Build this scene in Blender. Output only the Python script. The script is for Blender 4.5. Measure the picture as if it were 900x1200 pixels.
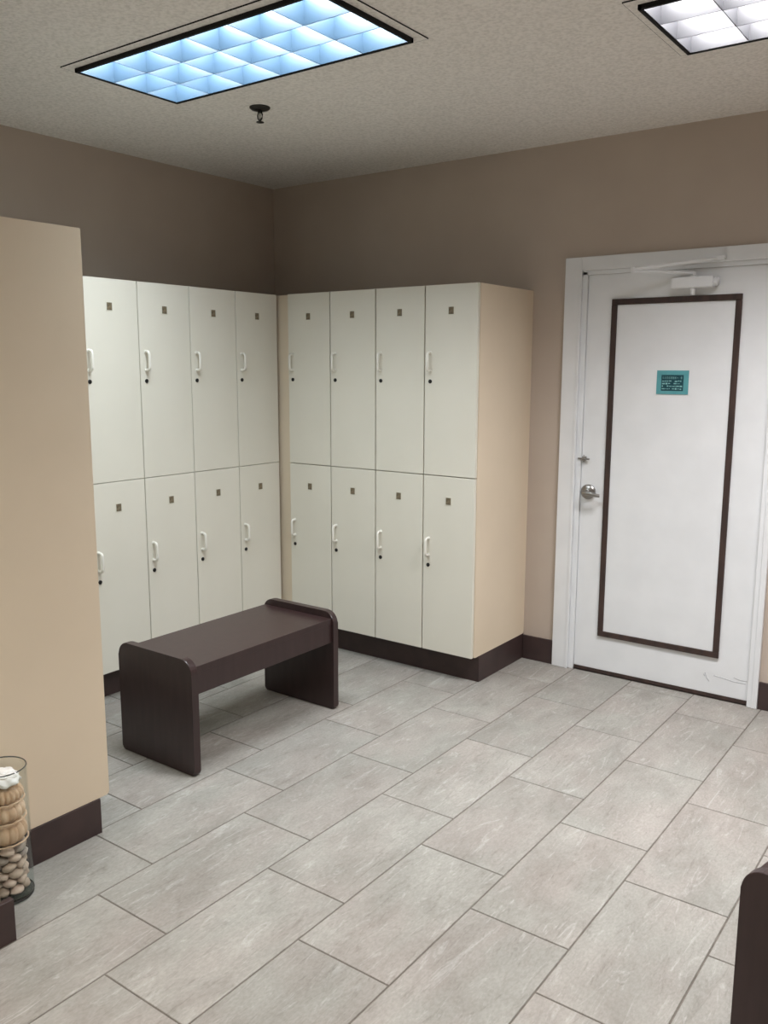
import bpy, bmesh, math, random
from mathutils import Vector, Matrix
random.seed(7)
for o in list(bpy.data.objects): bpy.data.objects.remove(o)
S = bpy.context.scene
C = S.collection

# ------------------------------------------------------------------ camera
cam_d = bpy.data.cameras.new('camera'); cam = bpy.data.objects.new('camera', cam_d); C.objects.link(cam)
yaw, pitch, roll = 0.6327, -0.1638, 0.0028
Fw = Vector((-math.sin(yaw)*math.cos(pitch), math.cos(yaw)*math.cos(pitch), math.sin(pitch)))
Rt = Vector((math.cos(yaw), math.sin(yaw), 0)); Up = Rt.cross(Fw)
R2 = Rt*math.cos(roll) + Up*math.sin(roll); U2 = Up*math.cos(roll) - Rt*math.sin(roll)
m = Matrix((R2, U2, -Fw)).transposed().to_4x4(); m.translation = Vector((3.8236, -4.0687, 1.5308))
cam.matrix_world = m
cam_d.sensor_fit = 'VERTICAL'; cam_d.sensor_height = 36.0; cam_d.lens = 1023.18/1200*36; cam_d.clip_start = 0.02
S.camera = cam

# ------------------------------------------------------------------ world, exposure
w = bpy.data.worlds.new('world'); S.world = w; w.use_nodes = True
w.node_tree.nodes['Background'].inputs[0].default_value = (0.02, 0.02, 0.02, 1)
S.view_settings.view_transform = 'Standard'; S.view_settings.look = 'None'
S.view_settings.gamma = 1; S.view_settings.use_curve_mapping = False
S.view_settings.exposure = 0.0
LAMP_W = 62.0            # watts of each ceiling fixture
COOL = (0.87, 0.95, 1.0); NEUTRAL = (1.0, 0.975, 0.99); WARM = (1.0, 0.93, 0.86)

# ------------------------------------------------------------------ materials
def mat(name, col, rough=0.5, spec=0.4, metal=0.0):
    ma = bpy.data.materials.new(name); ma.use_nodes = True
    b = ma.node_tree.nodes['Principled BSDF']
    b.inputs['Base Color'].default_value = (*col, 1); b.inputs['Roughness'].default_value = rough
    b.inputs['Specular IOR Level'].default_value = spec; b.inputs['Metallic'].default_value = metal
    return ma
def nodes(ma):
    nt = ma.node_tree
    return nt, nt.nodes, nt.links, nt.nodes['Principled BSDF']
def grain(ma, c1, c2, scale, detail=4, bump=0.0, bump_scale=None, stretch=(1, 1, 1), bdist=0.002, lo=0.35, hi=0.65):
    nt, N, L, b = nodes(ma)
    tc = N.new('ShaderNodeTexCoord'); mp = N.new('ShaderNodeMapping'); mp.inputs['Scale'].default_value = stretch
    L.new(tc.outputs['Object'], mp.inputs['Vector'])
    n = N.new('ShaderNodeTexNoise'); n.inputs['Scale'].default_value = scale; n.inputs['Detail'].default_value = detail
    L.new(mp.outputs['Vector'], n.inputs['Vector'])
    r = N.new('ShaderNodeValToRGB'); r.color_ramp.elements[0].position = lo; r.color_ramp.elements[1].position = hi
    r.color_ramp.elements[0].color = (*c1, 1); r.color_ramp.elements[1].color = (*c2, 1)
    L.new(n.outputs['Fac'], r.inputs['Fac']); L.new(r.outputs['Color'], b.inputs['Base Color'])
    if bump:
        n2 = N.new('ShaderNodeTexNoise'); n2.inputs['Scale'].default_value = bump_scale or scale*4; n2.inputs['Detail'].default_value = 3
        L.new(mp.outputs['Vector'], n2.inputs['Vector'])
        bp = N.new('ShaderNodeBump'); bp.inputs['Strength'].default_value = bump; bp.inputs['Distance'].default_value = bdist
        L.new(n2.outputs['Fac'], bp.inputs['Height']); L.new(bp.outputs['Normal'], b.inputs['Normal'])
    return ma

M = {}
M['wall'] = grain(mat('taupe wall paint', (.4, .33, .27), .75, .25), (.50, .425, .36), (.53, .455, .385), 3, bump=.25, bump_scale=220, bdist=.001)
M['ceiling'] = grain(mat('textured ceiling', (.6, .58, .54), .9, .1), (.74, .715, .67), (.90, .87, .825), 75, 3, bump=.8, bump_scale=75, bdist=.006, lo=.3, hi=.6)
M['door_white'] = grain(mat('white gloss paint', (.78, .79, .78), .35, .4), (.76, .78, .795), (.80, .82, .835), 6)
M['cream'] = grain(mat('cream laminate', (.74, .72, .63), .42, .4), (.725, .70, .61), (.755, .73, .64), 2.5)
M['tan'] = grain(mat('tan laminate', (.68, .56, .4), .5, .3), (.72, .615, .47), (.76, .65, .50), 2.0)
M['brown'] = grain(mat('dark brown laminate', (.055, .033, .03), .32, .5), (.031, .016, .0155), (.039, .021, .0205), 40, stretch=(1, 1, .15), bump=.1, bump_scale=300, bdist=.0005)
M['brown_base'] = grain(mat('dark brown vinyl base', (.05, .03, .03), .45, .4), (.045, .029, .028), (.058, .036, .034), 12)
M['strip'] = grain(mat('dark brown moulding', (.05, .032, .028), .5, .3), (.04, .028, .025), (.065, .04, .034), 30, stretch=(1, 1, .2))
M['grout'] = grain(mat('grout', (.16, .14, .12), .9, .1), (.13, .115, .10), (.18, .16, .14), 30)
M['plastic'] = mat('off white plastic', (.82, .80, .73), .35, .5)
M['black'] = mat('black lock', (.006, .006, .006), .4, .4)
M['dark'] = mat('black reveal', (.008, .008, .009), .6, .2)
M['chrome'] = mat('brushed nickel', (.33, .32, .305), .28, .5, 1.0)
M['plate'] = grain(mat('bronze number plate', (.16, .12, .07), .4, .5), (.10, .08, .05), (.24, .19, .12), 90)
M['plate_rim'] = mat('pale plate rim', (.72, .70, .60), .4, .4)
M['trimcol'] = mat('painted fixture trim', (.52, .49, .445), .6, .2)
M['teal'] = grain(mat('teal sign plastic', (.10, .36, .40), .35, .4), (.095, .33, .37), (.12, .38, .41), 20)
M['teal_dark'] = mat('dark teal print', (.010, .065, .085), .4, .3)
M['teal_pale'] = mat('pale teal print', (.25, .52, .52), .5, .3)
M['housing'] = mat('white fixture housing', (.5, .5, .5), .6, .2)
M['sprinkler'] = mat('dark bronze sprinkler', (.03, .027, .024), .35, .5, .6)
M['white_petal'] = grain(mat('white petals', (.9, .88, .84), .7, .2), (.86, .83, .78), (.95, .94, .92), 40)
M['scuff'] = mat('grey scuff', (.5, .51, .53), .7, .2)

def louver_mat(name, col):
    return mat(name, col, .38, .5, .0)
M['louver_blue'] = louver_mat('satin blue louver', (.033, .062, .096))
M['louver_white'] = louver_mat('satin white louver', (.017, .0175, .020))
def lamp_mat(name, col, st):
    ma = mat(name, (.9, .9, .9), .5); b = ma.node_tree.nodes['Principled BSDF']
    b.inputs['Emission Color'].default_value = (*col, 1); b.inputs['Emission Strength'].default_value = st
    return ma
M['tube'] = lamp_mat('fluorescent tube', (.9, .97, 1), 6)

def tile_mat():
    ma = mat('stone look porcelain', (.55, .53, .49), .55, .25)
    nt, N, L, b = nodes(ma)
    tc = N.new('ShaderNodeTexCoord'); oi = N.new('ShaderNodeObjectInfo')
    off = N.new('ShaderNodeVectorMath'); off.operation = 'SCALE'; off.inputs[0].default_value = (37, 61, 23); L.new(oi.outputs['Random'], off.inputs['Scale'])
    add = N.new('ShaderNodeVectorMath'); add.operation = 'ADD'; L.new(tc.outputs['Object'], add.inputs[0]); L.new(off.outputs['Vector'], add.inputs[1])
    def noise(scale, detail, st, dist=0.0, rough=.55):
        mp = N.new('ShaderNodeMapping'); mp.inputs['Scale'].default_value = st; mp.inputs['Rotation'].default_value = (0, 0, .12)
        L.new(add.outputs['Vector'], mp.inputs['Vector'])
        n = N.new('ShaderNodeTexNoise'); n.inputs['Scale'].default_value = scale; n.inputs['Detail'].default_value = detail
        n.inputs['Distortion'].default_value = dist; n.inputs['Roughness'].default_value = rough
        L.new(mp.outputs['Vector'], n.inputs['Vector']); return n.outputs['Fac']
    def ramp(f, a, c, p0, p1):
        r = N.new('ShaderNodeValToRGB'); e = r.color_ramp.elements
        e[0].position = p0; e[1].position = p1; e[0].color = (*a, 1); e[1].color = (*c, 1); L.new(f, r.inputs['Fac']); return r.outputs['Color']
    def mix(f, a, c, mode='MIX'):
        x = N.new('ShaderNodeMix'); x.data_type = 'RGBA'; x.blend_type = mode
        if isinstance(f, float): x.inputs[0].default_value = f
        else: L.new(f, x.inputs[0])
        for s, k in ((a, 6), (c, 7)):
            if isinstance(s, tuple): x.inputs[k].default_value = (*s, 1)
            else: L.new(s, x.inputs[k])
        return x.outputs[2]
    clouds = ramp(noise(5, 8, (1.3, .7, 1), .5, .62), (.240, .224, .204), (.346, .330, .306), .28, .70)
    pink = ramp(noise(4, 3, (1, .6, 1)), (.975, 1.0, .985), (1.012, .985, .975), .4, .62)
    col = mix(1.0, clouds, pink, 'MULTIPLY')
    veins = ramp(noise(8, 8, (2.6, .5, 1), 2.2, .72), (0, 0, 0), (1, 1, 1), .55, .72)
    col = mix(veins, col, mix(.7, col, (.47, .46, .44)))
    dk = ramp(noise(13, 7, (2.6, .5, 1), 2.0, .72), (.80, .79, .78), (1, 1, 1), .33, .46)
    col = mix(1.0, col, dk, 'MULTIPLY')
    speck = ramp(noise(160, 2, (1, .5, 1)), (.9, .9, .89), (1.04, 1.04, 1.04), .35, .65)
    col = mix(1.0, col, speck, 'MULTIPLY')
    tone = N.new('ShaderNodeMapRange'); tone.inputs[3].default_value = .95; tone.inputs[4].default_value = 1.04; L.new(oi.outputs['Random'], tone.inputs[0])
    hs = N.new('ShaderNodeHueSaturation'); L.new(tone.outputs[0], hs.inputs['Value']); L.new(col, hs.inputs['Color'])
    L.new(hs.outputs['Color'], b.inputs['Base Color'])
    bp = N.new('ShaderNodeBump'); bp.inputs['Strength'].default_value = .25; bp.inputs['Distance'].default_value = .001
    L.new(noise(40, 5, (2, .6, 1), .6), bp.inputs['Height']); L.new(bp.outputs['Normal'], b.inputs['Normal'])
    return ma
M['tile'] = tile_mat()
def glass_mat():
    # thin clear glass wall: passes light straight through, mirrors more at glancing angles
    ma = bpy.data.materials.new('clear glass'); ma.use_nodes = True; nt = ma.node_tree; N = nt.nodes; L = nt.links
    N.remove(N['Principled BSDF']); out = N['Material Output']
    tr = N.new('ShaderNodeBsdfTransparent'); tr.inputs['Color'].default_value = (.955, .97, .965, 1)
    gl = N.new('ShaderNodeBsdfGlossy'); gl.inputs['Roughness'].default_value = .02; gl.inputs['Color'].default_value = (.9, .92, .92, 1)
    lw = N.new('ShaderNodeLayerWeight'); pw = N.new('ShaderNodeMath'); pw.operation = 'POWER'; pw.inputs[1].default_value = 4.0
    sc = N.new('ShaderNodeMath'); sc.operation = 'MULTIPLY_ADD'; sc.inputs[1].default_value = .45; sc.inputs[2].default_value = .025
    L.new(lw.outputs['Facing'], pw.inputs[0]); L.new(pw.outputs[0], sc.inputs[0])
    mx = N.new('ShaderNodeMixShader'); L.new(sc.outputs[0], mx.inputs['Fac']); L.new(tr.outputs[0], mx.inputs[1]); L.new(gl.outputs[0], mx.inputs[2])
    L.new(mx.outputs[0], out.inputs['Surface'])
    return ma
M['glass'] = glass_mat()
M['rim_glass'] = mat('glass edge', (.07, .075, .07), .08, .6)
M['base_glass'] = mat('thick glass base', (.75, .80, .79), .03, .5)
M['base_glass'].node_tree.nodes['Principled BSDF'].inputs['Transmission Weight'].default_value = 1.0
M['pebble_a'] = grain(mat('tan pebble', (.42, .31, .22), .55, .4), (.42, .32, .25), (.66, .53, .42), 25)
M['pebble_b'] = grain(mat('grey pebble', (.30, .24, .20), .55, .4), (.30, .25, .22), (.52, .45, .39), 25)
M['pebble_c'] = grain(mat('pink pebble', (.50, .36, .28), .55, .4), (.52, .38, .30), (.74, .60, .50), 25)
M['pod'] = grain(mat('dried pod', (.8, .6, .42), .75, .2), (.60, .40, .25), (.86, .66, .48), 30, stretch=(1, 1, .2), bump=.4, bump_scale=60)

# ------------------------------------------------------------------ helpers
def bx(bm, x0, x1, y0, y1, z0, z1, bevel=0.0, seg=2):
    vs = [bm.verts.new(p) for p in ((x0, y0, z0), (x1, y0, z0), (x1, y1, z0), (x0, y1, z0), (x0, y0, z1), (x1, y0, z1), (x1, y1, z1), (x0, y1, z1))]
    fs = [bm.faces.new([vs[i] for i in f]) for f in ((3, 2, 1, 0), (4, 5, 6, 7), (0, 1, 5, 4), (1, 2, 6, 5), (2, 3, 7, 6), (3, 0, 4, 7))]
    if bevel:
        es = list({e for f in fs for e in f.edges})
        bmesh.ops.bevel(bm, geom=es, offset=bevel, segments=seg, affect='EDGES', profile=.5)
    return bm
def box(x0, x1, y0, y1, z0, z1, bevel=0.0, seg=2):
    return bx(bmesh.new(), x0, x1, y0, y1, z0, z1, bevel, seg)
def lathe(bm, prof, n=24, c=(0, 0, 0), axis='Z'):
    rings = []
    def tr(r, a, h):
        p = (r*math.cos(a), r*math.sin(a), h)
        if axis == 'Y': p = (p[0], -p[2], p[1])
        if axis == 'X': p = (p[2], p[0], p[1])
        return (p[0]+c[0], p[1]+c[1], p[2]+c[2])
    for r, h in prof:
        if r < 1e-6: rings.append([bm.verts.new(tr(0, 0, h))])
        else: rings.append([bm.verts.new(tr(r, 2*math.pi*i/n, h)) for i in range(n)])
    for a, b in zip(rings, rings[1:]):
        for i in range(n):
            j = (i+1) % n
            if len(a) == 1 and len(b) == 1: continue
            if len(a) == 1: bm.faces.new((a[0], b[i], b[j]))
            elif len(b) == 1: bm.faces.new((a[i], a[j], b[0]))
            else: bm.faces.new((a[i], a[j], b[j], b[i]))
    return bm
def tube(bm, pts, r, n=10):
    pts = [Vector(p) for p in pts]; rings = []
    ref = Vector((0.31, 0.17, 0.93)).normalized()
    rs = r if isinstance(r, (list, tuple)) else [r]*len(pts)
    for i, p in enumerate(pts):
        t = (pts[min(i+1, len(pts)-1)] - pts[max(i-1, 0)]).normalized()
        u = t.cross(ref).normalized(); v = t.cross(u)
        rings.append([bm.verts.new(p + (u*math.cos(2*math.pi*k/n) + v*math.sin(2*math.pi*k/n))*rs[i]) for k in range(n)])
    for a, b in zip(rings, rings[1:]):
        for k in range(n): bm.faces.new((a[k], a[(k+1) % n], b[(k+1) % n], b[k]))
    bm.faces.new(rings[0][::-1]); bm.faces.new(rings[-1])
    return bm
def prism(outline, axis, a0, a1, bevel=0.0):
    """outline: 2D points; extruded along axis ('X' uses (y,z), 'Y' uses (x,z))"""
    bm = bmesh.new()
    f = (lambda p, a: (a, p[0], p[1])) if axis == 'X' else (lambda p, a: (p[0], a, p[1]))
    A = [bm.verts.new(f(p, a0)) for p in outline]; B = [bm.verts.new(f(p, a1)) for p in outline]
    fa = bm.faces.new(A); fb = bm.faces.new(B[::-1]); n = len(A)
    for i in range(n): bm.faces.new((A[i], B[i], B[(i+1) % n], A[(i+1) % n]))
    if bevel: bmesh.ops.bevel(bm, geom=list(fa.edges)+list(fb.edges), offset=bevel, segments=2, affect='EDGES', profile=.5)
    return bm
def rrect(x0, x1, z0, z1, rt, rb, n=6):
    pts = []
    for cx, cz, r, a0 in ((x1-rt, z1-rt, rt, 0), (x0+rt, z1-rt, rt, 90), (x0+rb, z0+rb, rb, 180), (x1-rb, z0+rb, rb, 270)):
        if r < 1e-5: pts.append((cx, cz)); continue
        for i in range(n+1):
            a = math.radians(a0 + 90*i/n); pts.append((cx+r*math.cos(a), cz+r*math.sin(a)))
    return pts
def mesh(name, bm, material, smooth=False):
    bmesh.ops.recalc_face_normals(bm, faces=bm.faces)
    me = bpy.data.meshes.new(name); bm.to_mesh(me); bm.free()
    me.materials.append(M[material])
    if smooth:
        for p in me.polygons: p.use_smooth = True
        try: me.set_sharp_from_angle(angle=math.radians(40))
        except Exception: pass
    return me
def obj(name, bm, material, parent=None, loc=(0, 0, 0), rz=0, smooth=False):
    o = bpy.data.objects.new(name, mesh(name, bm, material, smooth)); C.objects.link(o)
    o.location = loc; o.rotation_euler = (0, 0, rz); o.parent = parent
    return o
def inst(name, me, parent=None, loc=(0, 0, 0), rz=0):
    o = bpy.data.objects.new(name, me); C.objects.link(o); o.location = loc; o.rotation_euler = (0, 0, rz); o.parent = parent
    return o
def tag(o, label, cat, group=None):
    o['label'] = label; o['category'] = cat
    if group: o['group'] = group
    return o
def thing(name, label, cat, loc=(0, 0, 0), rz=0, group=None):
    o = bpy.data.objects.new(name, None); C.objects.link(o); o.location = loc; o.rotation_euler = (0, 0, rz)
    o.empty_display_size = .1
    return tag(o, label, cat, group)
def struct(o, label=None, cat=None):
    o['kind'] = 'structure'
    if label: o['label'] = label
    if cat: o['category'] = cat
    return o

# ------------------------------------------------------------------ room shell
X1, Y1, H = 5.1, -5.7, 2.596
T = .12
FIX_L, FIX_W = 1.156, .472                     # ceiling fixture opening
fixtures = [(1.508, -1.780), (3.352, -1.139), (3.352, -3.45), (2.3, -4.75)]  # last two are unseen, added to balance the light
DX0, DX1, DZ = 2.028, 2.934, 2.0               # door opening in back wall

f = obj('floor', box(-T, X1+T, Y1-T, T, -.08, -.0025), 'grout'); struct(f, 'floor of grey beige stone-look porcelain tiles', 'floor')
TW, TL, JX = .3048, .5975, 1.758
g = .0022
full = mesh('tile', box(g, TW-g, g, TL-g, -.010, 0, .0012, 1), 'tile')
for k in range(-6, 12):
    xa = JX + TW*k
    if xa >= X1: continue
    y = -.877 - .2*k
    y = y % TL - TL                    # first joint below y=0 -> tile from y to y+TL crosses wall
    while y + TL > Y1:
        cx0, cx1 = max(xa, 0), min(xa+TW, X1); cy0, cy1 = max(y, Y1), min(y+TL, 0)
        if cx1-cx0 > .02 and cy1-cy0 > .02:
            if cx1-cx0 > TW-.001 and cy1-cy0 > TL-.001: inst('tile', full, f, (xa, y, 0))
            else: obj('tile', box(cx0-xa+g, cx1-xa-g, cy0-y+g, cy1-y-g, -.010, 0, .0012, 1), 'tile', f, (xa, y, 0))
        y -= TL

def slab_with_holes(xs, ys, z0, z1, holes):
    bm = bmesh.new()
    xs = sorted(set(xs)); ys = sorted(set(ys))
    for a, b in zip(xs, xs[1:]):
        for c, d in zip(ys, ys[1:]):
            mx, my = (a+b)/2, (c+d)/2
            if any(h[0] < mx < h[1] and h[2] < my < h[3] for h in holes): continue
            bx(bm, a, b, c, d, z0, z1)
    bmesh.ops.remove_doubles(bm, verts=bm.verts, dist=1e-5)
    # drop the inner walls shared by neighbouring cells
    seen = {}
    for fc in list(bm.faces):
        key = frozenset(v.index for v in fc.verts) if False else tuple(round(c, 5) for c in fc.calc_center_median())
        seen.setdefault(key, []).append(fc)
    dead = [fc for l in seen.values() if len(l) > 1 for fc in l]
    bmesh.ops.delete(bm, geom=dead, context='FACES')
    return bm
holes = [(x-FIX_L/2, x+FIX_L/2, y-FIX_W/2, y+FIX_W/2) for x, y in fixtures]
ce = obj('ceiling', slab_with_holes([-T, X1+T]+[h[i] for h in holes for i in (0, 1)], [Y1-T, T]+[h[i] for h in holes for i in (2, 3)], H, H+.16, holes), 'ceiling')
struct(ce, 'textured off-white ceiling with recessed light fixtures', 'ceiling')
struct(obj('wall_left', box(-T, 0, Y1, 0, 0, H), 'wall'), 'dark taupe painted wall above the long locker bank', 'wall')
bm = box(-T, DX0, 0, T, 0, H); bx(bm, DX1, X1+T, 0, T, 0, H); bx(bm, DX0, DX1, 0, T, DZ, H)
struct(obj('wall_back', bm, 'wall'), 'taupe painted wall with the white door', 'wall')
struct(obj('wall_right', box(X1, X1+T, Y1, 0, 0, H), 'wall'), 'taupe side wall opposite the long locker bank', 'wall')
struct(obj('wall_front', box(-T, X1+T, Y1-T, Y1, 0, H), 'wall'), 'taupe wall opposite the door', 'wall')
struct(obj('baseboard_back', box(1.7695, 1.944, -.012, 0, 0, .128, .002), 'brown_base'), 'short dark brown baseboard between lockers and door casing', 'baseboard')
struct(obj('baseboard_right', box(2.961, X1, -.012, 0, 0, .128, .002), 'brown_base'), 'dark brown baseboard on the far side of the door', 'baseboard')

# ------------------------------------------------------------------ door and casing
t = obj('trim_1', box(1.944, 2.030, -.022, 0, 0, 2.056, .003), 'door_white'); struct(t, 'white door casing on the lever handle side', 'trim')
obj('jamb_stop', box(2.030, 2.056, -.008, .06, 0, 1.988, .002), 'door_white', t)
obj('bead', box(2.018, 2.031, -.026, -.02, 0, 2.0, .002), 'door_white', t)
t = obj('trim_2', box(2.030, 2.934, -.022, 0, 1.992, 2.056, .003), 'door_white'); struct(t, 'white head casing above the door', 'trim')
obj('jamb_stop', box(2.030, 2.934, -.008, .06, 1.972, 1.992, .002), 'door_white', t)
t = obj('trim_3', box(2.934, 2.960, -.022, 0, 0, 2.056, .003), 'door_white'); struct(t, 'narrow white door casing on the hinge side', 'trim')
obj('jamb_stop', box(2.914, 2.934, -.016, .06, 0, 1.972, .002), 'door_white', t)

d = bpy.data.objects.new('door_1', None); C.objects.link(d); d.location = (2.056, 0, 0)
struct(d, 'white door with dark brown rectangular moulding and chrome lever handle', 'door')
DW = 2.9135-2.057
obj('door_slab', box(.001, DW, .004, .046, .021, 1.9715, .002), 'door_white', d)
obj('door_sweep', box(.002, DW-.001, .002, .044, .003, .021, .001), 'strip', d)
a0, a1, b0, b1 = 2.181-2.056, 2.7736-2.056, .199, 1.854
sw = .027
obj('raised_panel', box(a0+sw, a1-sw, -.0005, .006, b0+sw, b1-sw, .001), 'door_white', d)
for nm, (x0, x1, z0, z1) in {'l': (a0, a0+sw, b0+sw, b1-sw), 'r': (a1-sw, a1, b0+sw, b1-sw), 't': (a0, a1, b1-sw, b1), 'b': (a0, a1, b0, b0+sw)}.items():
    obj('moulding_strip', box(x0, x1, -.007, .005, z0, z1, .002), 'strip', d)
# lever handle: rosette, neck, lever
lh = obj('lever_handle', lathe(bmesh.new(), [(0, -.006), (.037, -.006), (.037, .006), (.030, .013), (.016, .016), (.012, .018), (.012, .05), (0, .052)], 28, (2.100-2.056, -.002, .925), 'Y'), 'chrome', d, smooth=True)
obj('lever', tube(bmesh.new(), [(.036, -.046, .925), (.05, -.05, .925), (.075, -.052, .923), (.105, -.05, .918), (.122, -.046, .915)], [.011, .0115, .0105, .0095, .008], 12), 'chrome', lh, smooth=True)
sb = obj('slide_bolt', box(.004, .026, -.006, .005, 1.078, 1.100, .002), 'chrome', d)
obj('bolt_rod', tube(bmesh.new(), [(-.012, -.011, 1.089), (.012, -.011, 1.089), (.046, -.011, 1.0885)], .0045, 8), 'chrome', sb, smooth=True)
obj('bolt_knob', lathe(bmesh.new(), [(0, 0), (.004, 0), (.004, .012), (.006, .014), (.006, .018), (0, .02)], 10, (.024, -.012, 1.089), 'Y'), 'chrome', sb, smooth=True)
for z in (1.074, 1.104):
    obj('screw', lathe(bmesh.new(), [(0, -.002), (.003, -.002), (.002, .002), (0, .002)], 8, (.012, .0025, z), 'Y'), 'chrome', sb)
# door closer
cb = obj('closer_body', box(2.47-2.056, 2.655-2.056, -.052, .005, 1.884, 1.934, .008, 3), 'door_white', d)
obj('closer_cap', lathe(bmesh.new(), [(0, 0), (.017, 0), (.019, .003), (.019, .018), (.014, .022), (0, .022)], 16, (2.653-2.056, -.026, 1.909), 'X'), 'door_white', cb, smooth=True)
obj('closer_pinion', lathe(bmesh.new(), [(0, -.03), (.010, -.03), (.013, -.002), (.013, .052), (.008, .056), (.008, .068), (0, .068)], 14, (2.565-2.056, -.026, 1.886), 'Z'), 'door_white', cb, smooth=True)
obj('closer_main_arm', tube(bmesh.new(), [(2.565-2.056, -.026, 1.95), (2.50-2.056, -.055, 1.955), (2.33-2.056, -.145, 1.962)], [.008, .007, .007], 8), 'door_white', cb, smooth=True)
obj('closer_forearm', tube(bmesh.new(), [(2.33-2.056, -.145, 1.970), (2.45-2.056, -.105, 1.982), (2.60-2.056, -.06, 1.998), (2.675-2.056, -.036, 2.006)], [.006, .0085, .0085, .007], 8), 'door_white', cb, smooth=True)
obj('closer_elbow', lathe(bmesh.new(), [(0, -.012), (.011, -.012), (.011, .012), (0, .012)], 12, (2.33-2.056, -.145, 1.966), 'Z'), 'door_white', cb, smooth=True)
obj('closer_shoe', box(2.645-2.056, 2.70-2.056, -.045, -.0225, 1.998, 2.016, .002), 'door_white', cb)
# scuffs low on the door
bm = bmesh.new()
for pts in ([(.66, .118), (.668, .095), (.682, .078)], [(.655, .11), (.66, .10)], [(.70, .112), (.75, .106), (.79, .100), (.845, .101)], [(.79, .120), (.82, .113), (.85, .114)]):
    for p, q in zip(pts, pts[1:]):
        tube(bm, [(p[0], .0052, p[1]), (q[0], .0052, q[1])], .0026, 8)
obj('scuff_mark', bm, 'scuff', d)
# sign on the door
s = thing('door_sign', 'small teal plaque with dark printed lines fixed to the door panel', 'sign', (2.4885, -.0005, 1.4675))
obj('plaque', box(-.0735, .0735, -.004, 0, -.0545, .0545, .001), 'teal', s)
pr = obj('print_panel', box(-.051, .051, -.0047, -.004, -.039, .034), 'teal_dark', s)
bm = bmesh.new()
x = -.046
for k in range(10):
    wv = .0075
    z0, z1 = .015, .027
    for st in range(3):
        q = random.random()
        if q < .4: bx(bm, x+wv*.1, x+wv*.28, -.0052, -.0046, z0, z1)
        elif q < .7: bx(bm, x+wv*.6, x+wv*.8, -.0052, -.0046, z0, z1)
        else: bx(bm, x+wv*.1, x+wv*.8, -.0052, -.0046, z0+(z1-z0)*.4, z0+(z1-z0)*.58)
    x += .0093
for r in range(4):
    z = .006 - r*.0118
    x = -.047
    while x < .042:
        l = random.uniform(.004, .014)
        if random.random() < .82: bx(bm, x, min(x+l, .047), -.0052, -.0046, z-random.uniform(.001, .004), z+random.uniform(.001, .004))
        x += l+.003
obj('lettering', bm, 'teal_pale', pr)

# ------------------------------------------------------------------ lockers
def handle_bm():
    pts = []
    zt, zb, dep, r = .042, -.042, -.027, .014
    pts += [(0, 0, zt), (0, dep+r, zt)]
    for i in range(1, 6):
        a = math.radians(90*i/5); pts.append((0, dep+r-r*math.sin(a), zt-r+r*math.cos(a)))
    for i in range(0, 6):
        a = math.radians(90*i/5); pts.append((0, dep+r-r*math.cos(a), zb+r-r*math.sin(a)))
    pts.append((0, 0, zb))
    bm = tube(bmesh.new(), pts, .0062, 10)
    for z in (zt, zb): lathe(bm, [(0, 0), (.009, 0), (.009, .003), (0, .0035)], 12, (0, 0, z), 'Y')
    return bm
ME = {'handle': mesh('handle', handle_bm(), 'plastic', True),
      'lock': mesh('lock', lathe(bmesh.new(), [(0, -.002), (.0095, -.002), (.0095, .003), (.007, .005), (0, .005)], 16, (0, 0, 0), 'Y'), 'black', True),
      'plate': mesh('number_plate', box(-.0135, .0135, -.0022, .0005, -.0165, .0165, .0005, 1), 'plate'),
      'rim': mesh('plate_rim', box(-.0175, .0175, -.0012, .0006, -.0205, .0205, .0005, 1), 'plate_rim')}
DT = .018
def locker_bank(origin, rz, wcol, n, depth, zt, zm, zb, labels, group, tan_side=None, hx=.034, gap=.0022):
    ux = Vector((math.cos(rz), math.sin(rz), 0))
    dm = {}
    for key, (z0, z1) in {'u': (zm, zt), 'l': (zb, zm)}.items():
        dm[key] = mesh('door', box(gap, wcol-gap, 0, DT, z0+gap*.7, z1-(gap*.7 if key == 'l' else 0), .0012, 1), 'cream')
    body = mesh('body', box(.0006, wcol-.0006, DT+.002, depth, zb+.002, zt-.001, .001, 1), 'cream')
    for i in range(n):
        t = thing('locker', labels[i], 'locker', Vector(origin)+ux*wcol*i, rz, group)
        side = tan_side is not None and i == tan_side[0]
        if side:
            sd = tan_side[1]
            x0, x1 = (.0006, wcol-.018) if sd > 0 else (.018, wcol-.0006)
            obj('body', box(x0, x1, DT+.002, depth, zb+.002, zt-.001, .001, 1), 'cream', t)
            e0, e1 = (wcol-.018, wcol) if sd > 0 else (0, .018)
            o = obj('end_panel', prism(rrect(DT+.001 if sd > 0 else .003, depth, zb, zt, .002, .012), 'X', e0, e1, .001), 'tan', t)
            o['label'] = 'plain tan end panel'
        else:
            inst('body', body, t)
        for key, top in (('u', zt), ('l', zm)):
            if side and sd < 0:
                dr = obj('door', box(.0205, wcol-gap, 0 if key == 'l' else .0035, DT, (zm if key == 'u' else zb)+gap*.7, top-gap*.7, .0012, 1), 'cream', t)
            else: dr = inst('door', dm[key], t)
            inst('handle', ME['handle'], dr, (hx, 0, top-.354))
            inst('lock', ME['lock'], dr, (hx, 0, top-.446))
            inst('number_plate', ME['plate'], dr, (wcol/2, -.0004, top-.119))
            inst('plate_rim', ME['rim'], dr, (wcol/2, 0, top-.119))
ZT, ZM, ZB = 1.9127, 1.0174, .1348
BW, LW = .2927, .3058
locker_bank((.5968, -.5418, 0), 0, BW, 4, .5408, ZT, ZM, ZB,
            ['cream two-door locker column on the door wall next to the corner filler strip',
             'cream two-door locker column on the door wall, second from the corner filler strip',
             'cream two-door locker column on the door wall, second from the white door',
             'cream two-door locker column with tan end panel beside the white door'],
            'lockers on the door wall', (3, 1), gap=.0030)
NL = 6
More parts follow.
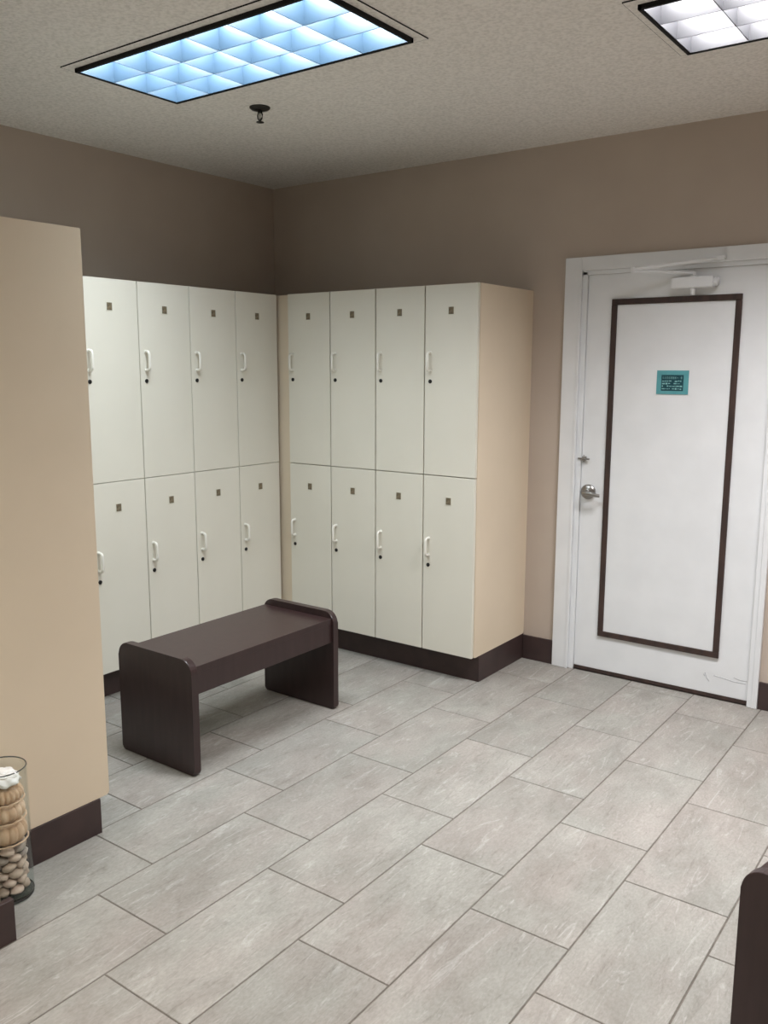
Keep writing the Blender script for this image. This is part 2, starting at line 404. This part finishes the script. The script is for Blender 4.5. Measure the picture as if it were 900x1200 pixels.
locker_bank((.5225, -.543-LW*NL, 0), math.pi/2, LW, NL, .5215, ZT, ZM, ZB,
            ['cream two-door locker column behind the bench, tucked against the jutting locker row',
             'cream two-door locker column behind the bench, second from the jutting locker row',
             'cream two-door locker column behind the bench, fourth from the corner filler strip',
             'cream two-door locker column behind the bench, third from the corner filler strip',
             'cream two-door locker column behind the bench, second from the corner filler strip',
             'cream two-door locker column behind the bench, touching the corner filler strip'],
            'lockers behind the bench')
EX, EY = 1.470, -2.406
locker_bank((EX, EY, 0), math.pi, .308, 3, .498, 1.9423, 1.03, .122,
            ['locker column whose broad tan end panel rises behind the glass vase',
             'locker column of the jutting row, second from its tan end panel',
             'locker column of the jutting row, farthest from its tan end panel'],
            'lockers of the jutting row', (0, -1), .274)
# filler strips in the corners
tag(obj('filler_strip', box(.43, .5962, -.5218, -.505, ZB, ZT-.002, .001), 'tan'), 'narrow corner filler strip between the two cream locker banks', 'filler')  # tan in place of cream puts the corner's shade into the colour
# dark plinths
tag(obj('plinth', box(.463, 1.7676, -.472, -.001, 0, ZB-.0005, .0015), 'brown_base'), 'dark brown plinth under the lockers on the door wall', 'plinth')
tag(obj('plinth', box(.001, .455, -2.376, -.001, 0, ZB-.0005, .0015), 'brown_base'), 'dark brown plinth under the lockers behind the bench', 'plinth')
tag(obj('plinth', box(.56, 1.4745, -2.902, -2.447, 0, .1205, .0015), 'brown_base'), 'dark brown plinth under the broad tan end panel beside the vase', 'plinth')
# neighbouring cabinet at the picture edge
bm = box(1.0, 1.738, -3.60, -2.99, 0, .121, .0015); bx(bm, 1.738, 1.757, -3.60, -2.926, 0, .121, .0015)
tag(obj('plinth', bm, 'brown_base'), 'dark brown plinth corner poking out in front of the glass vase', 'plinth')
c2 = thing('cabinet', 'tall pale cabinet standing on the plinth in front of the vase', 'cabinet', (1.0, -3.608, .1215))
obj('body', prism(rrect(.03, .642, 0, 1.82, .003, .012), 'X', 0, .737, .001), 'cream', c2)
o = obj('end_panel', prism(rrect(.0, .644, 0, 1.82, .003, .014), 'X', .737, .757, .001), 'tan', c2)
for i in range(2):
    dr = obj('door', box(.002+.368*i, .366+.368*i, .008, .028, .003, 1.818, .0012, 1), 'cream', c2)
    inst('handle', ME['handle'], dr, (.034+.368*i, .008, .95))

# ------------------------------------------------------------------ benches
def bench(label, loc):
    Wd, Ln, Hh = .43, .857, .456
    t = thing('bench', label, 'bench', loc, 0, 'dark brown benches')
    th = .032
    outl = rrect(0, Wd, .003, Hh, .055, .014, 8)
    obj('end_panel', prism(outl, 'Y', 0, th, .003), 'brown', t)
    obj('end_panel', prism(outl, 'Y', Ln-th, Ln, .003), 'brown', t)
    obj('seat', box(.010, Wd-.010, th, Ln-th, .400, .426, .0015), 'brown', t)
    obj('apron', box(Wd-.032, Wd-.011, th, Ln-th, .316, .400, .001), 'brown', t)
    obj('apron', box(.011, .032, th, Ln-th, .316, .400, .001), 'brown', t)
    for x in (.03, Wd-.03):
        for y in (th/2, Ln-th/2):
            obj('glide', lathe(bmesh.new(), [(0, 0), (.010, 0), (.010, .004), (0, .004)], 12, (x, y, 0)), 'black', t)
    return t
bench('low dark brown bench in front of the cream lockers', (.992, -1.997, 0))
bench('dark brown bench end on the open floor away from the lockers', (3.415, -2.175, 0)).rotation_euler[2] = math.radians(-12)

# ------------------------------------------------------------------ ceiling fixtures
def fixture(x, y, label, louver, lampcol, power, blades=True):
    t = thing('ceiling_light', label, 'ceiling light', (x, y, H), 0, 'recessed louvered ceiling lights')
    l, wd = FIX_L/2, FIX_W/2
    # housing (open box above the ceiling opening)
    bm = bmesh.new(); zt = .15
    bx(bm, -l, l, -wd, wd, zt, zt+.004)
    for a in ((-l, -l+.004, -wd, wd), (l-.004, l, -wd, wd), (-l, l, -wd, -wd+.004), (-l, l, wd-.004, wd)): bx(bm, a[0], a[1], a[2], a[3], .0, zt)
    obj('housing', bm, 'housing', t)
    # flat painted trim flange round the opening, stepping out on the near and far side
    bm = bmesh.new(); tw = .034
    for a in ((-l-tw, -l, -wd-tw, wd+tw), (l, l+tw, -wd-tw, wd+tw), (-l, l, -wd-tw, -wd), (-l, l, wd, wd+tw)): bx(bm, a[0], a[1], a[2], a[3], -.004, .0)
    fl = obj('trim_flange', bm, 'ceiling', t)
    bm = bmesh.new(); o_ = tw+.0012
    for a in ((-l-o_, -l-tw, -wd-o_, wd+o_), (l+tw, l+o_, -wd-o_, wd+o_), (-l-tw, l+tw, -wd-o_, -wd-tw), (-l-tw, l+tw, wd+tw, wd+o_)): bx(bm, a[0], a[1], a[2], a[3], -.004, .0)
    obj('flange_shadow_line', bm, 'dark', fl)  # thin dark strips paint the shadow line along the flange's outer edge
    # black reveal between trim and louver
    bm = bmesh.new(); rv = .010
    for a in ((-l, -l+rv, -wd, wd), (l-rv, l, -wd, wd), (-l, l, -wd, -wd+rv), (-l, l, wd-rv, wd)): bx(bm, a[0], a[1], a[2], a[3], -.018, .050)
    obj('black_frame', bm, 'dark', t)
    li, wi = l-rv, wd-rv
    bm = bmesh.new(); e = .004
    for a in ((-li, -li+e, -wi, wi), (li-e, li, -wi, wi), (-li, li, -wi, -wi+e), (-li, li, wi-e, wi)): bx(bm, a[0], a[1], a[2], a[3], -.016, .072)
    obj('louver_rim', bm, louver, t)
    nx, ny, dp = 6, 3, .088
    def wedge(axis, length):
        # thin at the top, a little thicker at the bottom edge
        return prism([(-.0016, 0), (.0016, 0), (.0007, dp), (-.0007, dp)], axis, -length/2, length/2)
    mx = mesh('louver_blade', wedge('X', 2*li-2*e), louver); my = mesh('louver_blade', wedge('Y', 2*wi-2*e), louver)
    for j in range(1, ny): inst('louver_blade', mx, t, (0, -wi+2*wi*j/ny, -.015))
    for i in range(1, nx): inst('louver_blade', my, t, (-li+2*li*i/nx, 0, -.0147))
    for j in range(3):
        obj('fluorescent_tube', tube(bmesh.new(), [(-l+.03, -wi+2*wi*(j+.5)/3, .116), (l-.03, -wi+2*wi*(j+.5)/3, .116)], .0125, 12), 'tube', t, smooth=True)
    ld = bpy.data.lights.new('lamp_glow', 'AREA'); ld.shape = 'RECTANGLE'; ld.size = 2*li-.01; ld.size_y = 2*wi-.01
    ld.energy = power; ld.color = lampcol; ld.spread = math.radians(180)
    lo = bpy.data.objects.new('lamp_glow', ld); C.objects.link(lo); lo.parent = t; lo.location = (0, 0, .084)
    return t
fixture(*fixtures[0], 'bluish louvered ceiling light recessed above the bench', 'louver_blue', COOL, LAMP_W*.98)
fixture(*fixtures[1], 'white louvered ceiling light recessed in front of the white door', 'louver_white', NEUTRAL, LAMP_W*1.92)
fixture(*fixtures[2], 'unseen louvered ceiling light added over the open floor past the second bench', 'louver_white', WARM, LAMP_W*.74)  # out of view, added to balance the room's light
fixture(*fixtures[3], 'unseen louvered ceiling light added nearest the wall opposite the door', 'louver_white', WARM, LAMP_W*1.6)  # second added fixture, out of view, evens out the room's light

# ------------------------------------------------------------------ sprinkler
s = thing('fire_sprinkler', 'small dark pendant fire sprinkler on the ceiling', 'sprinkler', (1.128, -1.272, H))
obj('escutcheon', lathe(bmesh.new(), [(0, 0), (.043, 0), (.043, -.004), (.036, -.010), (.018, -.014), (0, -.014)], 28), 'sprinkler', s, smooth=True)
bm = lathe(bmesh.new(), [(0, -.012), (.010, -.012), (.010, -.022), (0, -.022)], 12)
obj('body', bm, 'sprinkler', s, smooth=True)
for sx in (-1, 1):
    obj('frame_arm', tube(bmesh.new(), [(sx*.009, 0, -.02), (sx*.013, 0, -.032), (sx*.011, 0, -.044), (0, 0, -.055)], .0032, 8), 'sprinkler', s, smooth=True)
obj('bulb', lathe(bmesh.new(), [(0, -.022), (.0025, -.024), (.0025, -.046), (0, -.048)], 8), 'chrome', s, smooth=True)
obj('deflector', lathe(bmesh.new(), [(0, -.054), (.004, -.054), (.016, -.058), (.016, -.060), (0, -.060)], 16), 'sprinkler', s, smooth=True)

# ------------------------------------------------------------------ vase with pebbles, pods and a white ball
VX, VY, VR, VH = 1.547, -2.822, .070, .398
bm = lathe(bmesh.new(), [(0, 0), (VR-.004, 0), (VR, .004), (VR, VH-.001), (VR-.0015, VH), (VR-.003, VH-.001), (VR-.003, .018), (VR-.008, .014), (0, .014)], 48)
vase = tag(obj('glass_vase', bm, 'glass', None, (VX, VY, .0003), smooth=True), 'tall clear glass cylinder vase filled with pebbles beside the tan panel', 'vase')
obj('rim', lathe(bmesh.new(), [(VR-.0034, VH-.0012), (VR-.0017, VH+.0012), (VR+.0006, VH-.0012), (VR-.0017, VH-.003), (VR-.0034, VH-.0012)], 48), 'rim_glass', vase, smooth=True)
obj('base', lathe(bmesh.new(), [(0, .0002), (VR-.0045, .0002), (VR-.0008, .004), (VR-.0008, .0115), (VR-.008, .0138), (0, .0138)], 48), 'base_glass', vase, smooth=True)
def blob(rx, ry, rz_, seed, amp=.12, sub=3):
    bm = bmesh.new(); bmesh.ops.create_icosphere(bm, subdivisions=sub, radius=1)
    rnd = random.Random(seed); ks = [(Vector((rnd.uniform(-1, 1), rnd.uniform(-1, 1), rnd.uniform(-1, 1))).normalized(), rnd.uniform(1.2, 2.6), rnd.uniform(0, 6)) for _ in range(4)]
    for v in bm.verts:
        n = v.co.normalized(); s_ = 1+sum(amp*math.sin(k[1]*2*n.dot(k[0])+k[2]) for k in ks)/2
        v.co = Vector((n.x*rx*s_, n.y*ry*s_, n.z*rz_*s_))
    return bm
rnd = random.Random(3)
PL = ['smooth tan pebble lying in the glass vase', 'smooth grey-brown pebble lying in the glass vase', 'smooth pinkish pebble lying in the glass vase']
def pebble(p, rz):
    k = rnd.randrange(9)
    return tag(inst('pebble', kinds[k], None, p, rz), PL[k % 3], 'pebble', ('tan', 'grey-brown', 'pinkish')[k % 3]+' pebbles in the glass vase')
kinds = [mesh('pebble', blob(.021, .016, .0125, i, .12, 2), ('pebble_a', 'pebble_b', 'pebble_c')[i % 3], True) for i in range(9)]
z = .014+.018
for layer in range(6):
    n = 7; ph = layer*.45
    for i in range(n):
        a = ph+2*math.pi*i/n
        o = pebble((VX+.0425*math.cos(a), VY+.0425*math.sin(a), z+rnd.uniform(-.0015, .0015)), a+math.pi/2+rnd.uniform(-.3, .3))
        o.rotation_euler[0] = rnd.uniform(-.3, .3)
    pebble((VX, VY, z+.002), rnd.uniform(0, 6))
    z += .0245
def pod_bm(r, h, ribs):
    bm = bmesh.new(); n, mz = ribs*6, 14; rings = []
    for k in range(mz+1):
        t_ = math.pi*k/mz; rr = r*math.sin(t_)**.55; zz = -h*math.cos(t_)*.5
        if k in (0, mz): rings.append([bm.verts.new((0, 0, zz*.86))]); continue
        rings.append([bm.verts.new(((rr*(1-.10*abs(math.sin(ribs*math.pi*i/n))**.5*0-.11*(abs(math.cos(ribs*math.pi*i/n))**6)))*math.cos(2*math.pi*i/n),
                                    (rr*(1-.11*(abs(math.cos(ribs*math.pi*i/n))**6)))*math.sin(2*math.pi*i/n), zz)) for i in range(n)])
    for a, b in zip(rings, rings[1:]):
        for i in range(n):
            j = (i+1) % n
            if len(a) == 1: bm.faces.new((a[0], b[i], b[j]))
            elif len(b) == 1: bm.faces.new((a[i], a[j], b[0]))
            else: bm.faces.new((a[i], a[j], b[j], b[i]))
    return bm
for (zz, r, h, ribs, lab) in ((.203, .062, .068, 13, 'ribbed dried tan pod lying right on the pebbles in the vase'),
                              (.266, .060, .058, 15, 'ribbed dried tan pod in the vase between two other pods'),
                              (.318, .058, .046, 22, 'fibrous dried tan pod right under the white ruffled ball')):
    t = thing('dried_pod', lab, 'dried pod', (VX, VY, zz), rnd.uniform(0, 3), 'dried pods in the glass vase')
    obj('pod', pod_bm(r, h, ribs), 'pod', t, smooth=True)
    bm = bmesh.new(); n = 36
    pts = [(r*1.0*math.cos(2*math.pi*i/n), r*1.0*math.sin(2*math.pi*i/n), -h*.36+.001*math.sin(i*2.1)) for i in range(n+1)]
    obj('twine', tube(bm, pts, .0026, 6), 'pod', t, smooth=True)
t = thing('white_ball', 'white ruffled ball on top inside the glass vase', 'ornament', (VX, VY, .341))
bm = blob(.050, .050, .022, 41, .10, 4)
for v in bm.verts:
    a = math.atan2(v.co.y, v.co.x); v.co *= 1+.06*math.sin(9*a+v.co.z*160)+.04*math.sin(5*a-v.co.z*230)
    v.co.z += .022
obj('ball', bm, 'white_petal', t, smooth=True)
for i in range(9):
    a = i*2.4; r = .012+.003*i
    o = obj('petal', blob(.017, .010, .006, 60+i, .2, 2), 'white_petal', t, (r*math.cos(a), r*math.sin(a), .043-.0012*i), a+1.2, smooth=True)
    o.rotation_euler[0] = .5*math.sin(i)
